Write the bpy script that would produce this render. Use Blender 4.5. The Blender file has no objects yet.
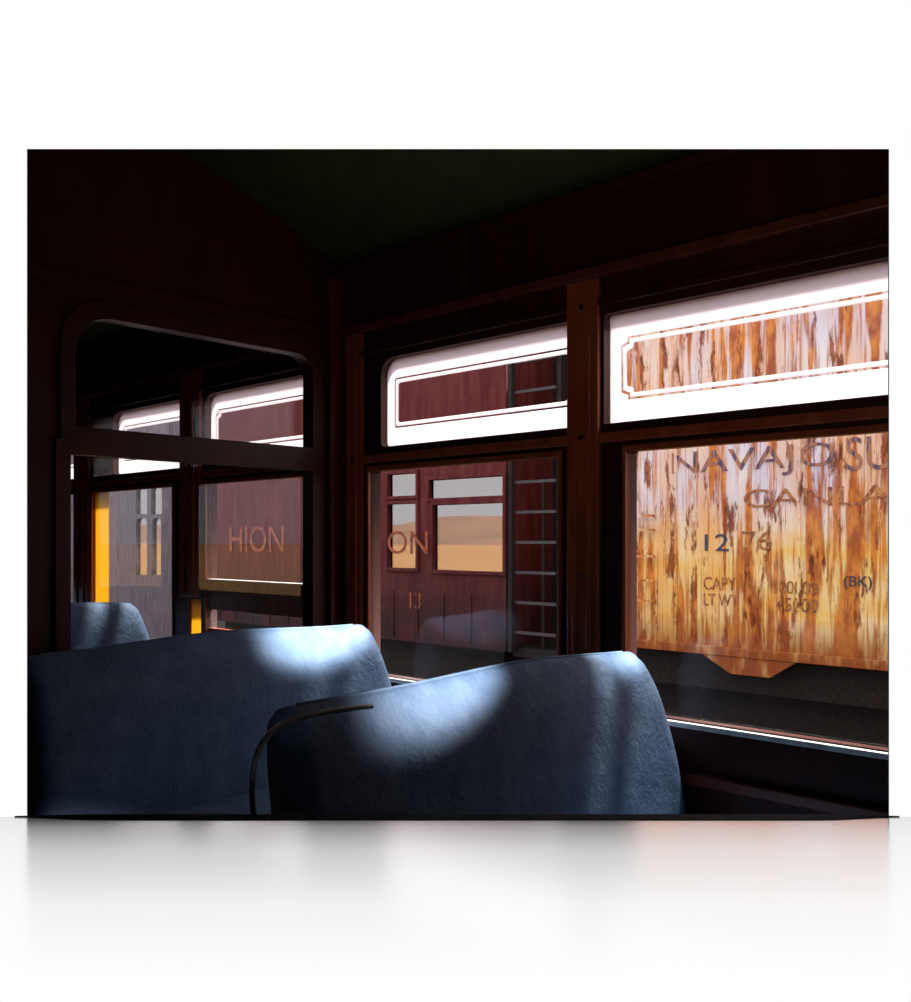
import bpy, bmesh, math, random
from mathutils import Matrix, Vector
random.seed(4)
F=915.0; CX=456.0; CY=540.0
EZ=0.3572
DS=(-0.7285,0.6851); NP=(0.6851,0.7285)
ROT=Matrix.Translation((0,0,EZ))@Matrix(((0.7285,0.6851,0,0),(-0.6851,0.7285,0,0),(0,0,1,0),(0,0,0,1)))
sc=bpy.context.scene
sc.view_settings.view_transform='Standard'
sc.view_settings.look='None'

# ---------- pixel -> carriage coordinates (measuring helpers) ----------
def S(x,p):
    u=(x-CX)/F; Y=p/(NP[0]*u+NP[1]); return Y*(DS[0]*u+DS[1])
def Zp(x,y,p):
    u=(x-CX)/F; Y=p/(NP[0]*u+NP[1]); return (CY-y)/F*Y
def P(x,s):
    u=(x-CX)/F; Y=s/(DS[0]*u+DS[1]); return Y*(NP[0]*u+NP[1])
def Zs(x,y,s):
    u=(x-CX)/F; Y=s/(DS[0]*u+DS[1]); return (CY-y)/F*Y

# ---------- materials ----------
def mat(name,col,rough=.6,metal=0,spec=.5,col2=None,scale=(4,4,4),nscale=3,lo=.4,hi=.65,bump=0,bscale=40,detail=6):
    m=bpy.data.materials.new(name); m.use_nodes=True; n=m.node_tree.nodes; l=m.node_tree.links
    b=n['Principled BSDF']; b.inputs['Base Color'].default_value=(*col,1)
    b.inputs['Roughness'].default_value=rough; b.inputs['Metallic'].default_value=metal
    b.inputs['Specular IOR Level'].default_value=spec
    tc=n.new('ShaderNodeTexCoord')
    if col2:
        mp=n.new('ShaderNodeMapping'); mp.inputs['Scale'].default_value=scale
        nz=n.new('ShaderNodeTexNoise'); nz.inputs['Scale'].default_value=nscale; nz.inputs['Detail'].default_value=detail
        cr=n.new('ShaderNodeValToRGB'); cr.color_ramp.elements[0].position=lo; cr.color_ramp.elements[1].position=hi
        cr.color_ramp.elements[0].color=(*col,1); cr.color_ramp.elements[1].color=(*col2,1)
        l.new(tc.outputs['Object'],mp.inputs[0]); l.new(mp.outputs[0],nz.inputs['Vector']); l.new(nz.outputs['Fac'],cr.inputs[0]); l.new(cr.outputs[0],b.inputs['Base Color'])
    if bump:
        nb=n.new('ShaderNodeTexNoise'); nb.inputs['Scale'].default_value=bscale; nb.inputs['Detail'].default_value=5
        bp=n.new('ShaderNodeBump'); bp.inputs['Strength'].default_value=bump; bp.inputs['Distance'].default_value=.02
        l.new(tc.outputs['Object'],nb.inputs['Vector']); l.new(nb.outputs['Fac'],bp.inputs['Height']); l.new(bp.outputs[0],b.inputs['Normal'])
    return m
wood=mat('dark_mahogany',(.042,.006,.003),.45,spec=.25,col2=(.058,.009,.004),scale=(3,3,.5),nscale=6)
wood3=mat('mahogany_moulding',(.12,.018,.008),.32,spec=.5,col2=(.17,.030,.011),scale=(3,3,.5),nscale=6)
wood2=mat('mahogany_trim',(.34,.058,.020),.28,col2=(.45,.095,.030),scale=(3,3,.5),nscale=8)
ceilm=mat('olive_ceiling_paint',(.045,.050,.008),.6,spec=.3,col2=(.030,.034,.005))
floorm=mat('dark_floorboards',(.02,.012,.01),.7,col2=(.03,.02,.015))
sillm=mat('sill_painted',(.75,.72,.70),.4,col2=(.5,.48,.45),nscale=5)
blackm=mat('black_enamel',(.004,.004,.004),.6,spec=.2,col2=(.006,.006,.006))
chrome=mat('worn_nickel',(.25,.235,.22),.35,1,col2=(.15,.14,.12),nscale=9)
iron=mat('dark_iron',(.012,.010,.009),.7,.1,spec=.2,col2=(.03,.016,.010),nscale=8)
def redmat():
    m=mat('faded_red_paint',(.080,.007,.008),.8,spec=.2,col2=(.125,.026,.020),scale=(5,5,.7),nscale=2.0,lo=.4,hi=.7,bump=.1,detail=10)
    n=m.node_tree.nodes; l=m.node_tree.links; b=n['Principled BSDF']
    tc=n.new('ShaderNodeTexCoord'); sp=n.new('ShaderNodeSeparateXYZ'); l.new(tc.outputs['Object'],sp.inputs[0])
    # mottled darkening towards the bottom of the body
    mr=n.new('ShaderNodeMapRange'); mr.inputs['From Min'].default_value=.1; mr.inputs['From Max'].default_value=-1.1; mr.inputs['To Max'].default_value=1.0; l.new(sp.outputs['Z'],mr.inputs['Value'])
    nz=n.new('ShaderNodeTexNoise'); nz.inputs['Scale'].default_value=3.5; nz.inputs['Detail'].default_value=10; l.new(tc.outputs['Object'],nz.inputs['Vector'])
    ma=n.new('ShaderNodeMath'); ma.operation='MULTIPLY'; l.new(mr.outputs[0],ma.inputs[0]); l.new(nz.outputs['Fac'],ma.inputs[1])
    mb=n.new('ShaderNodeMath'); mb.operation='MULTIPLY'; mb.inputs[1].default_value=1.6; mb.use_clamp=True; l.new(ma.outputs[0],mb.inputs[0])
    src=b.inputs['Base Color'].links[0].from_socket
    x=n.new('ShaderNodeMix'); x.data_type='RGBA'; x.inputs[7].default_value=(.022,.010,.009,1); l.new(mb.outputs[0],x.inputs[0]); l.new(src,x.inputs[6]); l.new(x.outputs[2],b.inputs['Base Color'])
    return m
redp=redmat()
greyp=mat('weathered_grey_wood',(.13,.10,.11),.8,col2=(.07,.045,.05),scale=(8,8,.7),nscale=3)
rungm=mat('grimy_rungs',(.06,.045,.045),.7,col2=(.035,.025,.022),nscale=8)
navy=mat('faded_navy_lettering',(.10,.06,.11),.8,col2=(.42,.17,.08),scale=(8,8,2),nscale=4,lo=.42,hi=.55)
blackl=mat('black_lettering',(.03,.035,.06),.8,col2=(.10,.08,.09),nscale=9)
rustl=mat('rust_lettering',(.25,.06,.025),.8,col2=(.55,.25,.08),nscale=7)
orangel=mat('orange_lettering',(.32,.07,.02),.8,col2=(.12,.02,.015),nscale=5)
tan=mat('dry_grass',(.50,.26,.08),.95,col2=(.38,.19,.06),scale=(.05,.05,.05),nscale=6)
hillm=mat('hill_scrub',(.32,.17,.10),.95,col2=(.24,.14,.09),scale=(.01,.01,.01),nscale=4)
ballast=mat('shade_dark_ballast',(.008,.007,.006),.95,spec=.05,col2=(.005,.005,.004),nscale=8,bump=.5)  # near-black base colour puts the shade beneath the railcars into the ground
blackoutm=mat('blackout_box_black',(.01,.01,.01),.9,spec=.1,col2=(.014,.014,.014))

def seatmat():
    m=bpy.data.materials.new('blue_vinyl'); m.use_nodes=True; n=m.node_tree.nodes; l=m.node_tree.links
    b=n['Principled BSDF']; b.inputs['Roughness'].default_value=.6; b.inputs['Specular IOR Level'].default_value=.22
    tc=n.new('ShaderNodeTexCoord')
    nz=n.new('ShaderNodeTexNoise'); nz.inputs['Scale'].default_value=14; nz.inputs['Detail'].default_value=7
    cr=n.new('ShaderNodeValToRGB'); e=cr.color_ramp.elements
    e[0].position=.3; e[0].color=(.050,.092,.170,1); e[1].position=.7; e[1].color=(.088,.140,.225,1)
    l.new(tc.outputs['Object'],nz.inputs['Vector']); l.new(nz.outputs['Fac'],cr.inputs[0]); l.new(cr.outputs[0],b.inputs['Base Color'])
    v=n.new('ShaderNodeTexVoronoi'); v.inputs['Scale'].default_value=110; v.feature='DISTANCE_TO_EDGE'
    nb=n.new('ShaderNodeTexNoise'); nb.inputs['Scale'].default_value=26; nb.inputs['Detail'].default_value=10; nb.inputs['Distortion'].default_value=.2; nb.inputs['Roughness'].default_value=.7
    b1=n.new('ShaderNodeBump'); b1.inputs['Strength'].default_value=.8; b1.inputs['Distance'].default_value=.009
    b2=n.new('ShaderNodeBump'); b2.inputs['Strength'].default_value=.35; b2.inputs['Distance'].default_value=.002
    l.new(tc.outputs['Object'],v.inputs['Vector']); l.new(tc.outputs['Object'],nb.inputs['Vector'])
    l.new(nb.outputs['Fac'],b1.inputs['Height']); l.new(v.outputs['Distance'],b2.inputs['Height']); l.new(b1.outputs[0],b2.inputs['Normal']); l.new(b2.outputs[0],b.inputs['Normal'])
    return m
vinyl=seatmat()

def rustmat():
    m=bpy.data.materials.new('rusted_white_paint'); m.use_nodes=True; n=m.node_tree.nodes; l=m.node_tree.links
    b=n['Principled BSDF']; b.inputs['Roughness'].default_value=.9; b.inputs['Specular IOR Level'].default_value=.1
    tc=n.new('ShaderNodeTexCoord')
    def noise(sc3,s,det=6,dist=0,rough=.5):
        mp=n.new('ShaderNodeMapping'); mp.inputs['Scale'].default_value=sc3
        z=n.new('ShaderNodeTexNoise'); z.inputs['Scale'].default_value=s; z.inputs['Detail'].default_value=det; z.inputs['Distortion'].default_value=dist; z.inputs['Roughness'].default_value=rough
        l.new(tc.outputs['Object'],mp.inputs[0]); l.new(mp.outputs[0],z.inputs['Vector']); return z
    def ramp(src,a,b_,ca,cb):
        r=n.new('ShaderNodeValToRGB'); r.color_ramp.elements[0].position=a; r.color_ramp.elements[1].position=b_
        r.color_ramp.elements[0].color=ca; r.color_ramp.elements[1].color=cb; l.new(src,r.inputs[0]); return r
    def mix(fac,A,B):
        x=n.new('ShaderNodeMix'); x.data_type='RGBA'; l.new(fac,x.inputs[0]); l.new(A,x.inputs[6]); l.new(B,x.inputs[7]); return x
    def g(v): return (v,v,v,1)
    K=g(0)
    sep=n.new('ShaderNodeSeparateXYZ'); l.new(tc.outputs['Object'],sep.inputs[0])
    base=ramp(noise((2,2,2),1.2).outputs['Fac'],.35,.65,(.84,.74,.68,1),(.64,.58,.66,1))
    mr=n.new('ShaderNodeMapRange'); mr.inputs['From Min'].default_value=.35; mr.inputs['From Max'].default_value=-.10; l.new(sep.outputs['Z'],mr.inputs['Value'])  # lower body tinted ochre, putting the tan landscape reflection into the colour
    och=ramp(noise((1.5,1.5,4),1.5).outputs['Fac'],.35,.65,(.92,.54,.10,1),(.92,.68,.32,1))
    mm=n.new('ShaderNodeMath'); mm.operation='MULTIPLY'; mm.inputs[1].default_value=.94; l.new(mr.outputs[0],mm.inputs[0])
    c1=mix(mm.outputs[0],base.outputs[0],och.outputs[0])
    br=ramp(noise((2.4,2.4,.6),1.3,5,.1).outputs['Fac'],.44,.68,K,g(.7))
    stain=n.new('ShaderNodeRGB'); stain.outputs[0].default_value=(.85,.38,.08,1)
    c1b=mix(br.outputs[0],c1.outputs[2],stain.outputs[0])
    st=ramp(noise((5.5,5.5,.42),1.8,10,.0,.58).outputs['Fac'],.49,.56,K,g(.92))
    c2=mix(st.outputs[0],c1b.outputs[2],ramp(noise((5,5,2),3,8).outputs['Fac'],.4,.62,(.70,.22,.03,1),(.34,.065,.014,1)).outputs[0])
    fs=ramp(noise((20,20,.6),1.6,8,.0,.6).outputs['Fac'],.54,.62,K,g(.75))
    dr=n.new('ShaderNodeRGB'); dr.outputs[0].default_value=(.52,.14,.025,1)
    c2b=mix(fs.outputs[0],c2.outputs[2],dr.outputs[0])
    sp=ramp(noise((3.6,3.6,.8),2.6,12,.0,.66).outputs['Fac'],.55,.61,K,g(.9))
    c3=mix(sp.outputs[0],c2b.outputs[2],ramp(noise((9,9,5),2).outputs['Fac'],.4,.6,(.36,.07,.018,1),(.13,.024,.010,1)).outputs[0])
    mr2=n.new('ShaderNodeMapRange'); mr2.inputs['From Min'].default_value=-.65; mr2.inputs['From Max'].default_value=-1.0; l.new(sep.outputs['Z'],mr2.inputs['Value'])
    ad=n.new('ShaderNodeMath'); ad.operation='MULTIPLY'; l.new(mr2.outputs[0],ad.inputs[0]); l.new(noise((6,6,2),2,9).outputs['Fac'],ad.inputs[1])
    ad2=n.new('ShaderNodeMath'); ad2.operation='MULTIPLY'; ad2.inputs[1].default_value=1.9; ad2.use_clamp=True; l.new(ad.outputs[0],ad2.inputs[0])
    col=n.new('ShaderNodeRGB'); col.outputs[0].default_value=(.28,.07,.02,1)
    c4=mix(ad2.outputs[0],c3.outputs[2],col.outputs[0])
    l.new(c4.outputs[2],b.inputs['Base Color'])
    return m
rust=rustmat()

def glassmat(name,tint=(1,1,1),refl=1.0,rough=0.0):
    m=bpy.data.materials.new(name); m.use_nodes=True; n=m.node_tree.nodes; l=m.node_tree.links; n.clear()
    o=n.new('ShaderNodeOutputMaterial'); t=n.new('ShaderNodeBsdfTransparent'); t.inputs[0].default_value=(*tint,1)
    g=n.new('ShaderNodeBsdfGlossy'); g.inputs['Roughness'].default_value=rough
    f=n.new('ShaderNodeLayerWeight'); f.inputs[0].default_value=.5
    pw=n.new('ShaderNodeMath'); pw.operation='POWER'; pw.inputs[1].default_value=5; l.new(f.outputs['Facing'],pw.inputs[0])
    ma=n.new('ShaderNodeMath'); ma.operation='MULTIPLY_ADD'; ma.inputs[1].default_value=.9*refl; ma.inputs[2].default_value=.04*refl; l.new(pw.outputs[0],ma.inputs[0])
    x=n.new('ShaderNodeMixShader'); l.new(ma.outputs[0],x.inputs[0]); l.new(t.outputs[0],x.inputs[1]); l.new(g.outputs[0],x.inputs[2]); l.new(x.outputs[0],o.inputs[0]); return m
glass=glassmat('window_glass',(.97,.97,.97),.45)
smoked=glassmat('dirty_glass',(.5,.48,.46),.5)
def transl(name,c1,c2,f):
    m=bpy.data.materials.new(name); m.use_nodes=True; n=m.node_tree.nodes; l=m.node_tree.links; n.clear()
    o=n.new('ShaderNodeOutputMaterial'); t=n.new('ShaderNodeBsdfTranslucent'); t.inputs[0].default_value=(*c1,1)
    g=n.new('ShaderNodeBsdfDiffuse'); g.inputs[0].default_value=(*c2,1)
    x=n.new('ShaderNodeMixShader'); x.inputs[0].default_value=f; l.new(t.outputs[0],x.inputs[1]); l.new(g.outputs[0],x.inputs[2]); l.new(x.outputs[0],o.inputs[0]); return m
frost=transl('frosted_glass',(.88,.82,.84),(.6,.6,.62),.12)
yellowm=transl('sunlit_yellow',(.74,.36,.01),(.6,.3,.02),.2)  # translucent yellow put in for sunlight on the window posts
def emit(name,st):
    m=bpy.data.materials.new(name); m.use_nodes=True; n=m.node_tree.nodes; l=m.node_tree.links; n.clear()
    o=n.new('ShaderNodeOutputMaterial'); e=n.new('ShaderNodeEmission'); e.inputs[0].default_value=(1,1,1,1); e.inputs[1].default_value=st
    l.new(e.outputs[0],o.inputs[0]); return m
white=emit('emissive_white_backdrop',1.0)  # backdrop white is put in by emission, no lamp lights it
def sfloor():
    m=bpy.data.materials.new('emissive_white_gloss'); m.use_nodes=True; n=m.node_tree.nodes; l=m.node_tree.links; n.clear()
    o=n.new('ShaderNodeOutputMaterial'); e=n.new('ShaderNodeEmission'); e.inputs[1].default_value=1  # floor white is put in by emission rather than lit
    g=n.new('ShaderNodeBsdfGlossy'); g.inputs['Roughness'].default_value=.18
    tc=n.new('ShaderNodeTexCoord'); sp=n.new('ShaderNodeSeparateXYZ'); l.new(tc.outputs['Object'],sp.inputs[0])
    cr=n.new('ShaderNodeValToRGB'); mr=n.new('ShaderNodeMapRange'); mr.inputs['From Min'].default_value=.74; mr.inputs['From Max'].default_value=1.18  # fade of the reflection put into the shader mix by distance
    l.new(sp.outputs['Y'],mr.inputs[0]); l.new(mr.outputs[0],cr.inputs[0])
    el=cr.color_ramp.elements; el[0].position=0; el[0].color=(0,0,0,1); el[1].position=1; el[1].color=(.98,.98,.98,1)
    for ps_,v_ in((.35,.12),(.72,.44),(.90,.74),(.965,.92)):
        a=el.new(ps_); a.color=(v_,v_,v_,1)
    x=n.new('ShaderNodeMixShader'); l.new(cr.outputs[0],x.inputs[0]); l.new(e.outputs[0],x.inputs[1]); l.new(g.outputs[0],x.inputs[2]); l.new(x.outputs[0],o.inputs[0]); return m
emitgloss=sfloor()

# ---------- mesh helpers ----------
def link(o,parent=None,local=True):
    sc.collection.objects.link(o)
    if parent is not None: o.parent=parent
    elif local: o.matrix_world=ROT
    return o
def empty(name,local=True):
    e=bpy.data.objects.new(name,None); e.empty_display_size=.1; return link(e,None,local)
def meshobj(name,bm,ms,parent=None,local=True,smooth=False):
    me=bpy.data.meshes.new(name); bm.to_mesh(me); bm.free()
    if not isinstance(ms,(list,tuple)): ms=[ms]
    for m in ms: me.materials.append(m)
    if smooth:
        for f in me.polygons: f.use_smooth=True
    return link(bpy.data.objects.new(name,me),parent,local)
def addbox(bm,x0,x1,y0,y1,z0,z1,bev=0,mi=0):
    r=bmesh.ops.create_cube(bm,size=1); vs=r['verts']
    for v in vs: v.co=Vector(((x0+x1)/2+v.co.x*(x1-x0),(y0+y1)/2+v.co.y*(y1-y0),(z0+z1)/2+v.co.z*(z1-z0)))
    fs={f for v in vs for f in v.link_faces}
    for f in fs: f.material_index=mi
    if bev:
        es={e for v in vs for e in v.link_edges}
        bmesh.ops.bevel(bm,geom=list(es),offset=bev,segments=2,affect='EDGES',profile=.5)
def boxes(name,lst,m,parent=None,bev=0,local=True):
    bm=bmesh.new()
    for b in lst: addbox(bm,*b,bev=bev)
    return meshobj(name,bm,m,parent,local)
def cyl(bm,c,r,depth,axis='Y',seg=28,mi=0):
    R={'X':Matrix.Rotation(math.pi/2,4,'Y'),'Y':Matrix.Rotation(math.pi/2,4,'X'),'Z':Matrix.Identity(4)}[axis]
    g=bmesh.ops.create_cone(bm,cap_ends=True,segments=seg,radius1=r,radius2=r,depth=depth,matrix=Matrix.Translation(c)@R)
    for v in g['verts']:
        for f in v.link_faces: f.material_index=mi
def rrect(x0,x1,z0,z1,r=(0,0,0,0),n=6):
    pts=[]
    for (cx,cz,rr,a0) in ((x0,z0,r[0],180),(x1,z0,r[1],270),(x1,z1,r[2],0),(x0,z1,r[3],90)):
        if rr<=0: pts.append((cx,cz)); continue
        ox=cx+rr*(1 if cx==x0 else -1); oz=cz+rr*(1 if cz==z0 else -1)
        for i in range(n+1):
            a=math.radians(a0+90*i/n); pts.append((ox+rr*math.cos(a),oz+rr*math.sin(a)))
    return pts
def curve_mesh(cu,fn):
    ob=bpy.data.objects.new('tmp',cu); sc.collection.objects.link(ob)
    dg=bpy.context.evaluated_depsgraph_get(); me=bpy.data.meshes.new_from_object(ob.evaluated_get(dg))
    bpy.data.objects.remove(ob)
    for v in me.vertices: v.co=Vector(fn(v.co))
    return me
def plate(name,outs,thick,m,plane,at,parent=None,clip=False,bev=0,local=True):
    cu=bpy.data.curves.new('c','CURVE'); cu.dimensions='2D'; cu.fill_mode='BOTH'; cu.extrude=thick/2; cu.bevel_depth=bev
    for o in outs:
        sp=cu.splines.new('POLY'); sp.points.add(len(o)-1)
        for i,q in enumerate(o): sp.points[i].co=(q[0],q[1],0,1)
        sp.use_cyclic_u=True
    if plane in('p','w'): fn=lambda c:(c.x,at+thick/2-c.z,c.y)
    else: fn=lambda c:(-(at+thick/2)+c.z,c.x,c.y)
    me=curve_mesh(cu,fn)
    bm=bmesh.new(); bm.from_mesh(me); bmesh.ops.recalc_face_normals(bm,faces=bm.faces)
    if clip: doclip(bm)
    return meshobj(name,bm,m,parent,local)
def doclip(bm):
    n=Vector((-.6851,.7285,0)); n.normalize()
    bmesh.ops.bisect_plane(bm,geom=bm.verts[:]+bm.edges[:]+bm.faces[:],plane_co=n*1.222,plane_no=n,clear_inner=True)
def text(name,body,x0,x1,y0,y1,p,m,parent,mirror=False):
    cu=bpy.data.curves.new('t','FONT'); cu.body=body; cu.extrude=.002
    me=curve_mesh(cu,lambda c:(c.x,c.y,c.z))
    xs=[v.co.x for v in me.vertices]; ys=[v.co.y for v in me.vertices]
    ax0,ax1=-S(x0,p),-S(x1,p); xm=(x0+x1)/2; z1,z0=Zp(xm,y0,p),Zp(xm,y1,p)
    mnx,mxx,mny,mxy=min(xs),max(xs),min(ys),max(ys)
    for v in me.vertices:
        t=(v.co.x-mnx)/(mxx-mnx); 
        if mirror: t=1-t
        v.co=Vector((ax0+(ax1-ax0)*t,p-.004-v.co.z,z0+(z1-z0)*(v.co.y-mny)/(mxy-mny)))
    me.materials.append(m); return link(bpy.data.objects.new(name,me),parent)
def tube(name,pts,r,m,parent=None,cyc=False,local=True):
    cu=bpy.data.curves.new(name,'CURVE'); cu.dimensions='3D'; cu.bevel_depth=r; cu.bevel_resolution=4; cu.use_fill_caps=True
    sp=cu.splines.new('NURBS'); sp.points.add(len(pts)-1)
    for i,q in enumerate(pts): sp.points[i].co=(*q,1)
    sp.order_u=3; sp.use_endpoint_u=True; sp.use_cyclic_u=cyc; sp.resolution_u=8
    me=curve_mesh(cu,lambda c:(c.x,c.y,c.z)); 
    for f in me.polygons: f.use_smooth=True
    me.materials.append(m); return link(bpy.data.objects.new(name,me),parent,local)

# ================= studio with framed opening =================
YF=1.18; YW=1.20
def wx(px,Y): return (px-CX)/F*Y
def wz(py,Y): return (CY-py)/F*Y+EZ
hole=rrect(wx(27.4,YW),wx(888.6,YW),wz(816.4,YW),wz(149.6,YW))
hole2=rrect(wx(24,YW),wx(892,YW),wz(820,YW),wz(146,YW))
outer=[(-2.5,-1.4),(2.5,-1.4),(2.5,2.6),(-2.5,2.6)]
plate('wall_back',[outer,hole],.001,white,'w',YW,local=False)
plate('wall_back_blackout_lining',[outer,hole2],.002,blackm,'w',YW+.002,local=False)
boxes('studio_floor',[(-2.5,2.5,-1.2,YF+.001,-.02,0)],emitgloss,local=False)
boxes('blackout_box_top',[(-2.5,2.5,-1.2,YW-.001,2.6,2.62)],blackoutm,local=False)  # unseen dark box, added to keep sky light out of the opening
boxes('blackout_box_left',[(-2.52,-2.5,-1.2,YW,0,2.6)],blackoutm,local=False)
boxes('blackout_box_right',[(2.5,2.52,-1.2,YW,0,2.6)],blackoutm,local=False)
boxes('blackout_box_rear',[(-2.5,2.5,-1.22,-1.2,0,2.6)],blackoutm,local=False)
fr=empty('canvas_frame',False)
bm=bmesh.new()
X0,X1=wx(27,YF),wx(889,YF); ZB,ZT=0.0005,wz(149,YF)
def rr(x0,x1,z0,z1,Y): return [bm.verts.new(c) for c in((x0,Y,z0),(x1,Y,z0),(x1,Y,z1),(x0,Y,z1))]
t=wx(CX+1,YF)
r1=rr(X0,X1,ZB,ZT,YF); r2=rr(X0+t,X1-t,ZB+t,ZT-t,YF)
k=(YW-.001)/YF
r3=[bm.verts.new((v.co.x*k*1.0005,YW-.001,(v.co.z-EZ)*k*1.0005+EZ)) for v in r2]
r0=[bm.verts.new((v.co.x*k,YW-.001,(v.co.z-EZ)*k+EZ)) for v in r1]
for A,B in((r0,r1),(r1,r2),(r2,r3)):
    for i in range(4): bm.faces.new((A[i],A[(i+1)%4],B[(i+1)%4],B[i]))
meshobj('stretcher_bars',bm,blackm,fr,False)
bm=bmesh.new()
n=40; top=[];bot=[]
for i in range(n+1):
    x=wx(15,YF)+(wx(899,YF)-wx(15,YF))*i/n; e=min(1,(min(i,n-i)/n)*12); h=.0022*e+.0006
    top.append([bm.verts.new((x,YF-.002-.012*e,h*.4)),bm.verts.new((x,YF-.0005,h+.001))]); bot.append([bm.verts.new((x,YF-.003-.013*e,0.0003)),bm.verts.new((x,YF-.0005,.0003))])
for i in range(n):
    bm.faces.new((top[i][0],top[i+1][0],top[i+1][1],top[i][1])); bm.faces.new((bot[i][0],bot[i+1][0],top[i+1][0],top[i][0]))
meshobj('contact_shadow_strip',bm,blackm,fr,False)  # dark strip shaped to stand in for the contact shadow of the canvas

# ================= carriage shell =================
PW=2.15
ZU0,ZU1=.325,.632; ZL0,ZL1=-.475,.248
AEND=-7.5
up=[(.62,S(604,PW)),(S(567,PW),S(381,PW)),(S(312,PW),S(205,PW)),(S(180,PW),S(113,PW)),(4.80,5.5),(5.7,6.5)]
lowr=[(.64,S(627,PW)),(S(559,PW),S(370,PW)),(S(304,PW),S(207,PW)),(S(173,PW),S(93,PW)),(4.80,5.5),(5.7,6.5)]
holes=[]
for i,(a,b) in enumerate(up):
    holes.append(rrect(-b,-a,ZU0,ZU1,(0,0,0,.008) if i==0 else (.02,0,.0,.06)))
for a,b in lowr: holes.append(rrect(-b,-a,ZL0,ZL1,(0,0,.012,.012)))
holes.append(rrect(-S(201,PW),-S(189,PW),ZL0,-.26))  # opening added so daylight backlights the lower yellow strip
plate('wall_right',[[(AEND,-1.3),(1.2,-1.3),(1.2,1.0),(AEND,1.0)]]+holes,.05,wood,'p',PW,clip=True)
for i,((a,b),(c,d)) in enumerate(zip(up,lowr)):
    w=empty('window_%d'%(i+1)); g=PW+.03
    A0,A1=-b-.01,-a+.01
    bm=bmesh.new(); addbox(bm,-d-.01,-c+.01,g,g+.003,ZL0-.01,ZL1+.01)
    meshobj('lower_glass',bm,glass,w)
    mL=.055; mR=.03
    i0,i1,z0,z1=A0+mL+.01,A1-mR,ZU0+.083,ZU1-.085
    def notch(x0,x1,z0,z1,k=.022):
        return [(x0+k,z0),(x1-k,z0),(x1-k,z0+k*.6),(x1,z0+k),(x1,z1-k),(x1-k,z1-k*.6),(x1-k,z1),(x0+k,z1),(x0+k,z1-k*.6),(x0,z1-k),(x0,z0+k),(x0+k,z0+k*.6)]
    if i==1:
        def notch(x0,x1,z0,z1,k=0): return rrect(x0,x1,z0,z1,(.01,.01,.01,.01))
    q=.018
    plate('frosted_border',[rrect(A0,A1,ZU0-.01,ZU1+.01),notch(i0-q,i1+q,z0-q,z1+q)],.003,frost,'p',g,w)
    plate('frosted_line',[notch(i0-q+.006,i1+q-.006,z0-q+.006,z1+q-.006),notch(i0,i1,z0,z1)],.003,frost,'p',g,w)
    boxes('clear_glass',[(i0-q,i1+q,g+.004,g+.006,z0-q,z1+q)],glass,w)
    boxes('sash_frame',[(-d-.004,-c+.004,PW-.008,PW+.02,ZL1-.006,ZL1+.012),(-d-.012,-d,PW-.008,PW+.02,ZL0,ZL1+.012),(-c,-c+.012,PW-.008,PW+.02,ZL0,ZL1+.012)],wood2,w,bev=.002)
    boxes('sill',[(-d-.02,-c+.02,PW-.014,PW+.02,ZL0-.014,ZL0+.0)],sillm,w,bev=.002)
    if i==2:
        boxes('raised_sash_rail',[(-d+.002,-c-.002,PW+.004,PW+.026,-.30,-.175),(-d+.002,-c-.002,PW+.004,PW+.026,-.40,-.38)],wood2,w,bev=.002)
        boxes('rail_cap',[(-d+.002,-c-.002,PW-.006,PW+.028,-.175,-.168)],sillm,w)
def trim(name,z0,z1,dep,m,a0=-7.4,a1=.75):
    bm=bmesh.new(); addbox(bm,a0,a1,PW-dep,PW+.001,z0,z1,bev=min(.004,dep/3)); doclip(bm); return meshobj(name,bm,m)
trim('trim_1',.735,.765,.03,wood3); trim('trim_2',.655,.675,.015,wood); trim('trim_3',.955,.985,.04,wood)
trim('trim_4',-.63,-.60,.03,wood3); trim('trim_5',.272,.30,.012,wood2)
trim('baseboard_right',-1.25,-1.12,.02,wood)
pil=[(S(604,PW)+.01,S(567,PW)-.01,-.6),(S(370,PW)+.03,2.56,-.6),(S(205,PW)+.02,S(180,PW)-.02,-.25),(S(93,PW)+.03,4.78,-.6)]
bm=bmesh.new()
for a,b,zz in pil:
    addbox(bm,-b,-a,PW-.016,PW,zz,.735,bev=.003)
    w=(b-a); z2=max(-.44,zz+.02)
    addbox(bm,-b+w*.22,-b+w*.32,PW-.024,PW-.012,z2,.60,bev=.002); addbox(bm,-a-w*.32,-a-w*.22,PW-.024,PW-.012,z2,.60,bev=.002)
pe=empty('window_pilasters')
meshobj('posts',bm,wood2,pe)
bm=bmesh.new()
for a,b,zz in pil[:2]:
    for z in(.66,.29,-.1,-.42): cyl(bm,((-a-b)/2,PW-.018,z),.007,.008,'Y',12)
meshobj('screws',bm,chrome,pe)
def sunlit_strip(x0,x1,z0,z1):  # added yellow strip standing in for sunlight on a post edge
    a0,a1=-S(x0,PW),-S(x1,PW); bm=bmesh.new(); N=24; V=[]
    for i in range(N+1):
        a=a0+(a1-a0)*i/N; pp=PW+.012+.006*math.sin(i*1.6)
        V.append((bm.verts.new((a,pp,z0)),bm.verts.new((a,pp,z1))))
    for i in range(N): bm.faces.new((V[i][0],V[i+1][0],V[i+1][1],V[i][1]))
    meshobj('yellow_sunlit_strip',bm,yellowm,smooth=True)
sunlit_strip(93,106,-.46,.245)
sunlit_strip(189,201,-.47,-.262)

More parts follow.
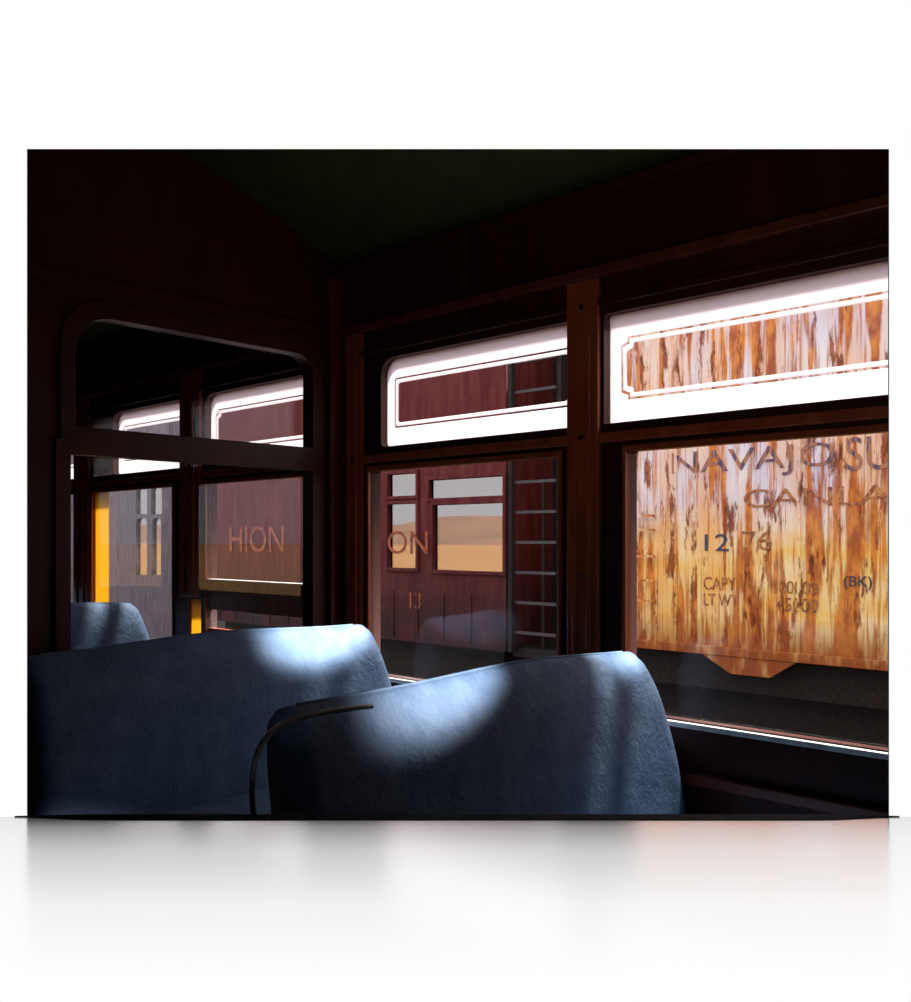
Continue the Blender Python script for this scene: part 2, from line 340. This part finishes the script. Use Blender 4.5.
def zr(p): return .98+.34*(1-((p-.8)/1.4)**2)
bm=bmesh.new(); ps=[-.62+i*(2.22+.62)/24 for i in range(25)]
vin=[[bm.verts.new((a,p,zr(p))) for p in ps] for a in(AEND,1.4)]; vo=[[bm.verts.new((a,p,zr(p)+.04)) for p in ps] for a in(AEND,1.4)]
for i in range(24):
    bm.faces.new((vin[0][i],vin[0][i+1],vin[1][i+1],vin[1][i])); bm.faces.new((vo[0][i],vo[1][i],vo[1][i+1],vo[0][i+1]))
doclip(bm)
meshobj('ceiling',bm,ceilm,smooth=True)
bm=bmesh.new(); addbox(bm,AEND,1.4,-.62,2.2,-1.3,-1.25); doclip(bm); meshobj('floor',bm,floorm)
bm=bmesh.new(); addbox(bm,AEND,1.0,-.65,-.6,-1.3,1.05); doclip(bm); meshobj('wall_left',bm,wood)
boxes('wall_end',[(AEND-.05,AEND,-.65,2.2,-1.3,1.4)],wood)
SB=2.61
out=[(-.6,-1.25),(2.149,-1.25)]+[(p,zr(p)-.002) for p in [2.149-(2.749)*i/20 for i in range(21)]]
bh=[rrect(1.165,2.02,.325,.655,(.01,.01,.07,.11)),rrect(1.15,2.02,-.475,.248),rrect(.1,.9,-1.2,.80,(0,0,.05,.05))]
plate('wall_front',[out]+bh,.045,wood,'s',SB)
w=empty('window_7')
plate('upper_glass',[rrect(1.15,2.03,.31,.67)],.003,glass,'s',SB+.02,w); plate('lower_glass',[rrect(1.14,2.03,-.48,.26)],.003,glass,'s',SB+.02,w)
plate('arched_casing',[rrect(1.125,2.06,.285,.70,(0,0,.09,.13)),rrect(1.165,2.02,.325,.655,(.01,.01,.07,.11))],.014,wood,'s',SB-.014,w,bev=.002)
plate('lower_casing',[rrect(1.11,2.06,-.52,.285),rrect(1.15,2.02,-.475,.248)],.014,wood,'s',SB-.014,w,bev=.002)
boxes('corner_post',[(-SB-.0,-SB+.03,PW-.06,PW-.002,-1.2,.95)],wood3,bev=.008)
plate('trim_6',[rrect(-.55,2.08,.735,.765)],.02,wood,'s',SB-.02,bev=.002)
d=empty('door_1')
plate('door_leaf',[rrect(.105,.895,-1.195,.795,(0,0,.05,.05)),rrect(.2,.8,-.3,.65,(.03,.03,.05,.05))],.035,wood2,'s',SB+.005,d)
plate('door_glass',[rrect(.19,.81,-.31,.66)],.003,glass,'s',SB+.02,d)

# ================= seats =================
def seat(idx,s_top,p0,p1,handle=True):
    e=empty('passenger_seat'); zt=-.282; H=.62; TH=.11; k=.15
    def back(zz): return s_top-k*(zt-zz)
    bm=bmesh.new(); NU,NV=40,20
    def pt(u,v,side):
        du=min(u,1-u)*(p1-p0); dv=(1-v)*H
        cu=math.sqrt(max(0,1-(1-min(du/.05,1))**2)); cv=math.sqrt(max(0,1-(1-min(dv/.13,1))**2))
        h=TH/2*min(cu,1)*min(cv,1)
        crown=.012*math.sin(math.pi*u)
        puff=.010*math.sin(math.pi*min(1,v*1.0))
        p=p0+(p1-p0)*u; z=zt-H*(1-v)
        R=.035
        if du<R and dv<R:
            ox,oz=R-du,R-dv; L=math.hypot(ox,oz); mx=max(ox,oz)
            if L>0:
                f=mx/L; ox2,oz2=ox*f,oz*f
                z=zt-(R-oz2); pd=R-ox2; p=(p0+pd) if u<.5 else (p1-pd)
        p+=(u**3)*.085*math.sin(min(1,(1-v)*1.6)*math.pi/2)
        z+=crown*v-.006+ .004*math.sin(9*u+s_top*7)*v+.006*u*v
        s=back(z)+TH/2-side*(h+puff*cu*cv) if side>0 else back(z)+TH/2+h
        return (-s,p,z)
    us=[0]+[.004,.01,.02,.032,.05]+[.05+.9*i/NU for i in range(1,NU)]+[.95,.968,.98,.99,.996,1]
    vs_=[i/NV*.78 for i in range(NV)]+[.78,.80,.82,.84,.86,.88,.9,.925,.95,.97,.985,.994,1]
    G={}
    for sd in(1,-1):
        for i,u in enumerate(us):
            for j,v in enumerate(vs_): G[sd,i,j]=bm.verts.new(pt(u,v,sd))
    for sd in(1,-1):
        for i in range(len(us)-1):
            for j in range(len(vs_)-1):
                bm.faces.new((G[sd,i,j],G[sd,i+1,j],G[sd,i+1,j+1],G[sd,i,j+1]))
    for i in range(len(us)-1): bm.faces.new((G[1,i,0],G[-1,i,0],G[-1,i+1,0],G[1,i+1,0]))
    bmesh.ops.remove_doubles(bm,verts=bm.verts[:],dist=.0006); bmesh.ops.recalc_face_normals(bm,faces=bm.faces)
    meshobj('seat_back',bm,vinyl,e,smooth=True)
    pp=[(-(back(zt)+TH*.5+.0),p0+.06+(p1-p0-.12)*i/20,zt+.005+.012*math.sin(math.pi*(.05+.9*i/20))+.004*math.sin(9*(.05+.9*i/20)+s_top*7)+.006*i/20) for i in range(21)]
    pp=[(a,p,z-.012) for a,p,z in pp]
    tube('piping',pp,.004,vinyl,e)
    zc=-.78
    bm=bmesh.new(); sb=back(zt-H+.05); addbox(bm,-(sb+.02),-(sb-.45),p0+.02,p1-.02,zc-.07,zc+.07,bev=.035); meshobj('cushion',bm,vinyl,e,smooth=True)
    bm=bmesh.new(); addbox(bm,-(sb+.0),-(sb-.42),p0+.03,p1-.03,zc-.11,zc-.07)
    for pz in(p0+.12,p1-.12):
        addbox(bm,-(sb-.1),-(sb-.3),pz-.03,pz+.03,-1.25,zc-.09,bev=.01)
    for pz in(p0+.0,p1-.02): addbox(bm,-(sb+.03),-(sb-.03),pz,pz+.02,zc-.1,zc+.05,bev=.004)
    meshobj('seat_frame',bm,iron,e)
    if handle:
        pts=[(372,706),(345,709),(312,714),(285,722),(266,736),(256,756),(252,782),(253,812),(258,860)]
        sp_=1.215
        tube('grab_handle',[(-(sp_+ (s_top-1.23)),P(x,sp_)+0,Zs(x,y,sp_)) for x,y in pts],.005,chrome,e)
    return e
seat(0,1.23,.905,2.04)
seat(1,2.285,.90,2.045,False)
seat(2,3.86,.95,2.03,False)
seat(3,5.0,.95,2.03,False)

# ================= outside =================
PR=7.5
fc=empty('rusted_freight_car')
sL=5.45; sR=-3.5; zb=-1.0; zt=2.7
boxes('body',[(-sL,-sR,PR,PR+2.7,zb,zt)],rust,fc)
boxes('panel_seams',[(x,x+.03,PR-.012,PR+.001,zb,zt) for x in [-sL+.0+i*1.15 for i in range(8)]],rust,fc,bev=.004)
boxes('side_sill',[(-sL-.03,-sR+.03,PR-.03,PR+.02,zb-.02,zb+.06)],rust,fc,bev=.006)
bm=bmesh.new()
for i in range(8):
    for j in range(24):
        cyl(bm,(-sL+.015+i*1.15,PR-.014,zb+.12+j*.15),.012,.01,'Y',8)
meshobj('rivets',bm,rust,fc)
boxes('roof_cap',[(-sL-.05,-sR+.05,PR-.06,PR+2.76,zt,zt+.08)],iron,fc)
g0,g1=-S(700,PR),-S(800,PR)
plate('bolster_plate',[[(g0,zb),(g1,zb),(g1-.25,zb-.17),(g0+.3,zb-.17)]],.05,rust,'p',PR-.02,fc)
boxes('underframe',[(-sL+.2,-sR,PR+.4,PR+2.3,zb-.75,zb-.01),(-sL+.6,-sR,PR+.15,PR+.25,zb-.35,zb-.05)],iron,fc)
bm=bmesh.new()
for wc in(-4.6,-3.1,1.2,2.6):
    cyl(bm,(wc,PR+.6,-1.93),.42,.12,'Y'); cyl(bm,(wc,PR+2.0,-1.93),.42,.12,'Y'); cyl(bm,(wc,PR+1.3,-1.93),.07,1.5,'Y',12)
for c in(-3.85,1.9): addbox(bm,c-1.0,c+1.0,PR+.42,PR+.52,-2.05,-1.75,bev=.03)
meshobj('trucks',bm,iron,fc)
bm=bmesh.new()
for y in(516,530,556,580,600): 
    z=Zp(642,y,PR); addbox(bm,-S(629,PR),-S(655,PR),PR-.09,PR-.075,z-.01,z+.01)
    for q in(629,655): addbox(bm,-S(q,PR)-.01,-S(q,PR)+.01,PR-.09,PR,z-.01,z+.01)
meshobj('grab_irons',bm,rust,fc)
text('lettering_1','NAVAJO',672,835,447,477,PR,navy,fc); text('lettering_1b','SU',846,893,436,470,PR,navy,fc)
text('lettering_2','CANLA',744,892,487,506,PR,rustl,fc)
text('lettering_3','12',705,729,534,551,PR,blackl,fc); text('lettering_4','76',742,772,531,550,PR,rustl,fc)
text('lettering_5','CAPY',704,736,577,590,PR,rustl,fc); text('lettering_6','100000',774,818,581,594,PR,rustl,fc)
text('lettering_7','LT WT',704,738,594,606,PR,rustl,fc); text('lettering_8','45000',776,818,598,612,PR,rustl,fc); text('lettering_9','(BK)',844,872,576,590,PR,blackl,fc)

rc=empty('red_caboose')
r0,r1=S(506,PR)+.0,12.4
o1=rrect(-S(389,PR),-S(417,PR),Zp(403,568,PR),Zp(403,504,PR)); o2=rrect(-S(434,PR),-S(504,PR),Zp(470,571,PR),Zp(470,504,PR))
o3=rrect(-S(389,PR),-S(417,PR),Zp(403,496,PR),Zp(403,474,PR)); o4=rrect(-S(430,PR),-S(504,PR),Zp(470,497,PR),Zp(470,478,PR))
plate('side_near',[[(-r1,-1.15),(-r0,-1.15),(-r0,2.75),(-r1,2.75)],o1,o2,o3,o4],.06,redp,'p',PR,rc)
plate('side_far',[[(-r1,-1.15),(-r0,-1.15),(-r0,2.75),(-r1,2.75)],rrect(-r1+.8,-r0-.25,-.9,1.5)],.06,redp,'p',PR+2.7,rc)
boxes('floor_and_roof',[(-r1,-r0,PR,PR+2.7,-1.2,-1.15),(-r1-.1,-r0+.1,PR-.1,PR+2.85,2.75,2.85),(-r1,-r1+.05,PR,PR+2.7,-1.15,2.75),(-r0-.04,-r0,PR+.06,PR+2.7,-1.15,2.75)],redp,rc)
boxes('window_glass',[(-S(389,PR),-S(504,PR),PR+.03,PR+.035,Zp(470,571,PR),Zp(403,474,PR))],smoked,rc)
fl=[]
for q in((389,417,504,568),(434,504,504,571),(389,417,474,496),(430,504,478,497)):
    x0,x1=-S(q[0],PR),-S(q[1],PR); xm=(q[0]+q[1])/2; za,zb_=Zp(xm,q[3],PR),Zp(xm,q[2],PR)
    fl+= [(x0-.04,x0,PR-.03,PR,za-.04,zb_+.04),(x1,x1+.04,PR-.03,PR,za-.04,zb_+.04),(x0,x1,PR-.03,PR,za-.04,za),(x0,x1,PR-.03,PR,zb_,zb_+.04)]
boxes('window_frames',fl,redp,rc,bev=.006)
boxes('siding_battens',[(-r1+.1+i*.42,-r1+.125+i*.42,PR-.015,PR,-1.15,-.6) for i in range(14)],redp,rc)
text('number_board','13',410,421,592,609,PR,orangel,rc)
text('lettering_1','HION',230,284,526,552,PR-.01,orangel,rc); text('lettering_2','ON',388,428,531,554,PR-.05,orangel,rc)
bm=bmesh.new()
for wc in(-7.4,-8.9,-10.8,-11.9):
    cyl(bm,(wc,PR+.6,-1.93),.42,.12,'Y'); cyl(bm,(wc,PR+2.0,-1.93),.42,.12,'Y')
addbox(bm,-12.2,-6.6,PR+.3,PR+2.4,-1.8,-1.2); addbox(bm,-9.3,-7.0,PR+.42,PR+.52,-2.05,-1.75)
meshobj('trucks',bm,iron,rc)
ep=empty('railcar_end_platform')
boxes('end_posts',[(-6.30,-6.24,PR,PR+.06,-1.2,2.3),(-5.72,-5.66,PR+.1,PR+.16,-1.2,2.3),(-6.0,-5.96,PR+.2,PR+.24,-1.2,.6)],iron,ep,bev=.01)
boxes('end_wall',[(-6.3,-5.6,PR+.8,PR+.86,-1.1,2.5)],iron,ep)
boxes('ladder_rungs',[(-6.26,-5.70,PR+.05,PR+.08,z,z+.03) for z in[-1.0+i*.32 for i in range(10)]],rungm,ep)
boxes('deck',[(-6.3,-5.5,PR+.1,PR+2.5,-1.25,-1.15)],iron,ep)
bm=bmesh.new(); cyl(bm,(-5.95,PR+1.3,-1.35),.12,.9,'X',16); meshobj('coupler',bm,iron,ep)

dp=empty('depot_building')
PD=9.0
hs=[]
for (x0,x1,y0,y1) in((136,147,486,514),(151,162,486,514),(136,147,518,575),(152,161,518,575)):
    hs.append(rrect(-S(x0,PD),-S(x1,PD),Zp((x0+x1)/2,y1,PD),Zp((x0+x1)/2,y0,PD),(0,0,.12,.12)))
plate('facade',[[(-24,-2.4),(-15.3,-2.4),(-15.3,3.6),(-24,3.6)]]+hs,.1,greyp,'p',PD,dp)
boxes('window_glazing',[(-S(130,PD),-S(166,PD),PD+.05,PD+.055,-.8,1.4)],smoked,dp)
boxes('roof_eave',[(-24.2,-15.1,PD-.4,PD+.4,3.6,3.75)],iron,dp)

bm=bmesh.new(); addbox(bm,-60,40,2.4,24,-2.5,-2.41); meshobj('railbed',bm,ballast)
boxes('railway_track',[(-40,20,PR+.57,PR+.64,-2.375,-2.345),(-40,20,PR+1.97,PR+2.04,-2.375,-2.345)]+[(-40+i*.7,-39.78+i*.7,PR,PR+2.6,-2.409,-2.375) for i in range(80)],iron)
bm=bmesh.new()
vs=[bm.verts.new(c) for c in((-700,24,-2.45),(500,24,-2.45),(500,700,-2.45),(-700,700,-2.45))]; bm.faces.new(vs); meshobj('ground',bm,tan)
bm=bmesh.new(); rows=8
grid=[]
for i in range(121):
    a=-800+i*10; h=9+5*math.sin(a*.013)+3*math.sin(a*.031+1)+1.2*math.sin(a*.11)
    grid.append([bm.verts.new((a,330+j*18,-2.6+h*math.sin(min(1,j/5)*math.pi/2))) for j in range(rows)])
for i in range(120):
    for j in range(rows-1): bm.faces.new((grid[i][j],grid[i+1][j],grid[i+1][j+1],grid[i][j+1]))
meshobj('desert_hills',bm,hillm,smooth=True)

# ================= light =================
w=bpy.data.worlds.new('World'); sc.world=w; w.use_nodes=True
bg=w.node_tree.nodes['Background']; bg.inputs[0].default_value=(.90,.91,1.0,1); bg.inputs[1].default_value=2.0
sun=bpy.data.lights.new('sun','SUN'); sun.energy=14; sun.angle=.08; sun.color=(1,.95,.88)
so=bpy.data.objects.new('sun',sun); sc.collection.objects.link(so)
loc=Vector((-.15,1.0,2.3)).normalized(); wd=ROT.to_3x3()@loc
so.rotation_euler=wd.to_track_quat('Z','Y').to_euler(); so.location=(6,6,8)
def spot(name,frm,to,deg,W,sx=1,sy=1,blend=1.0,size=.03):
    l=bpy.data.lights.new(name,'SPOT'); l.energy=W; l.spot_size=math.radians(deg); l.spot_blend=blend; l.shadow_soft_size=size; l.color=(1,.95,.90)
    o=bpy.data.objects.new(name,l); sc.collection.objects.link(o)
    A=ROT@Vector((-frm[0],frm[1],frm[2])); B=ROT@Vector((-to[0],to[1],to[2]))
    o.location=A; o.rotation_euler=(A-B).to_track_quat('Z','Y').to_euler(); o.scale=(sx,sy,1)
spot('sun_patch_spot',(.55,1.80,.22),(1.24,1.33,-.262),17,300,1.45,.75)  # added spots without fixtures, imitating sun patches on the seat tops
spot('sun_patch_spot.001',(.75,2.05,.25),(1.25,1.96,-.262),14,170,1.3,.8)
spot('sun_patch_spot.002',(1.60,2.0,.22),(2.29,1.84,-.272),23,420,1.5,.75)

cam=bpy.data.cameras.new('camera'); co=bpy.data.objects.new('camera',cam); sc.collection.objects.link(co); sc.camera=co
co.location=(0,0,EZ); co.rotation_euler=(math.pi/2,0,0)
cam.sensor_fit='VERTICAL'; cam.sensor_height=36; cam.sensor_width=36; cam.lens=F/1002*36
cam.shift_y=(CY-501)/1002; cam.shift_x=(455.5-CX)/1002; cam.clip_end=2000
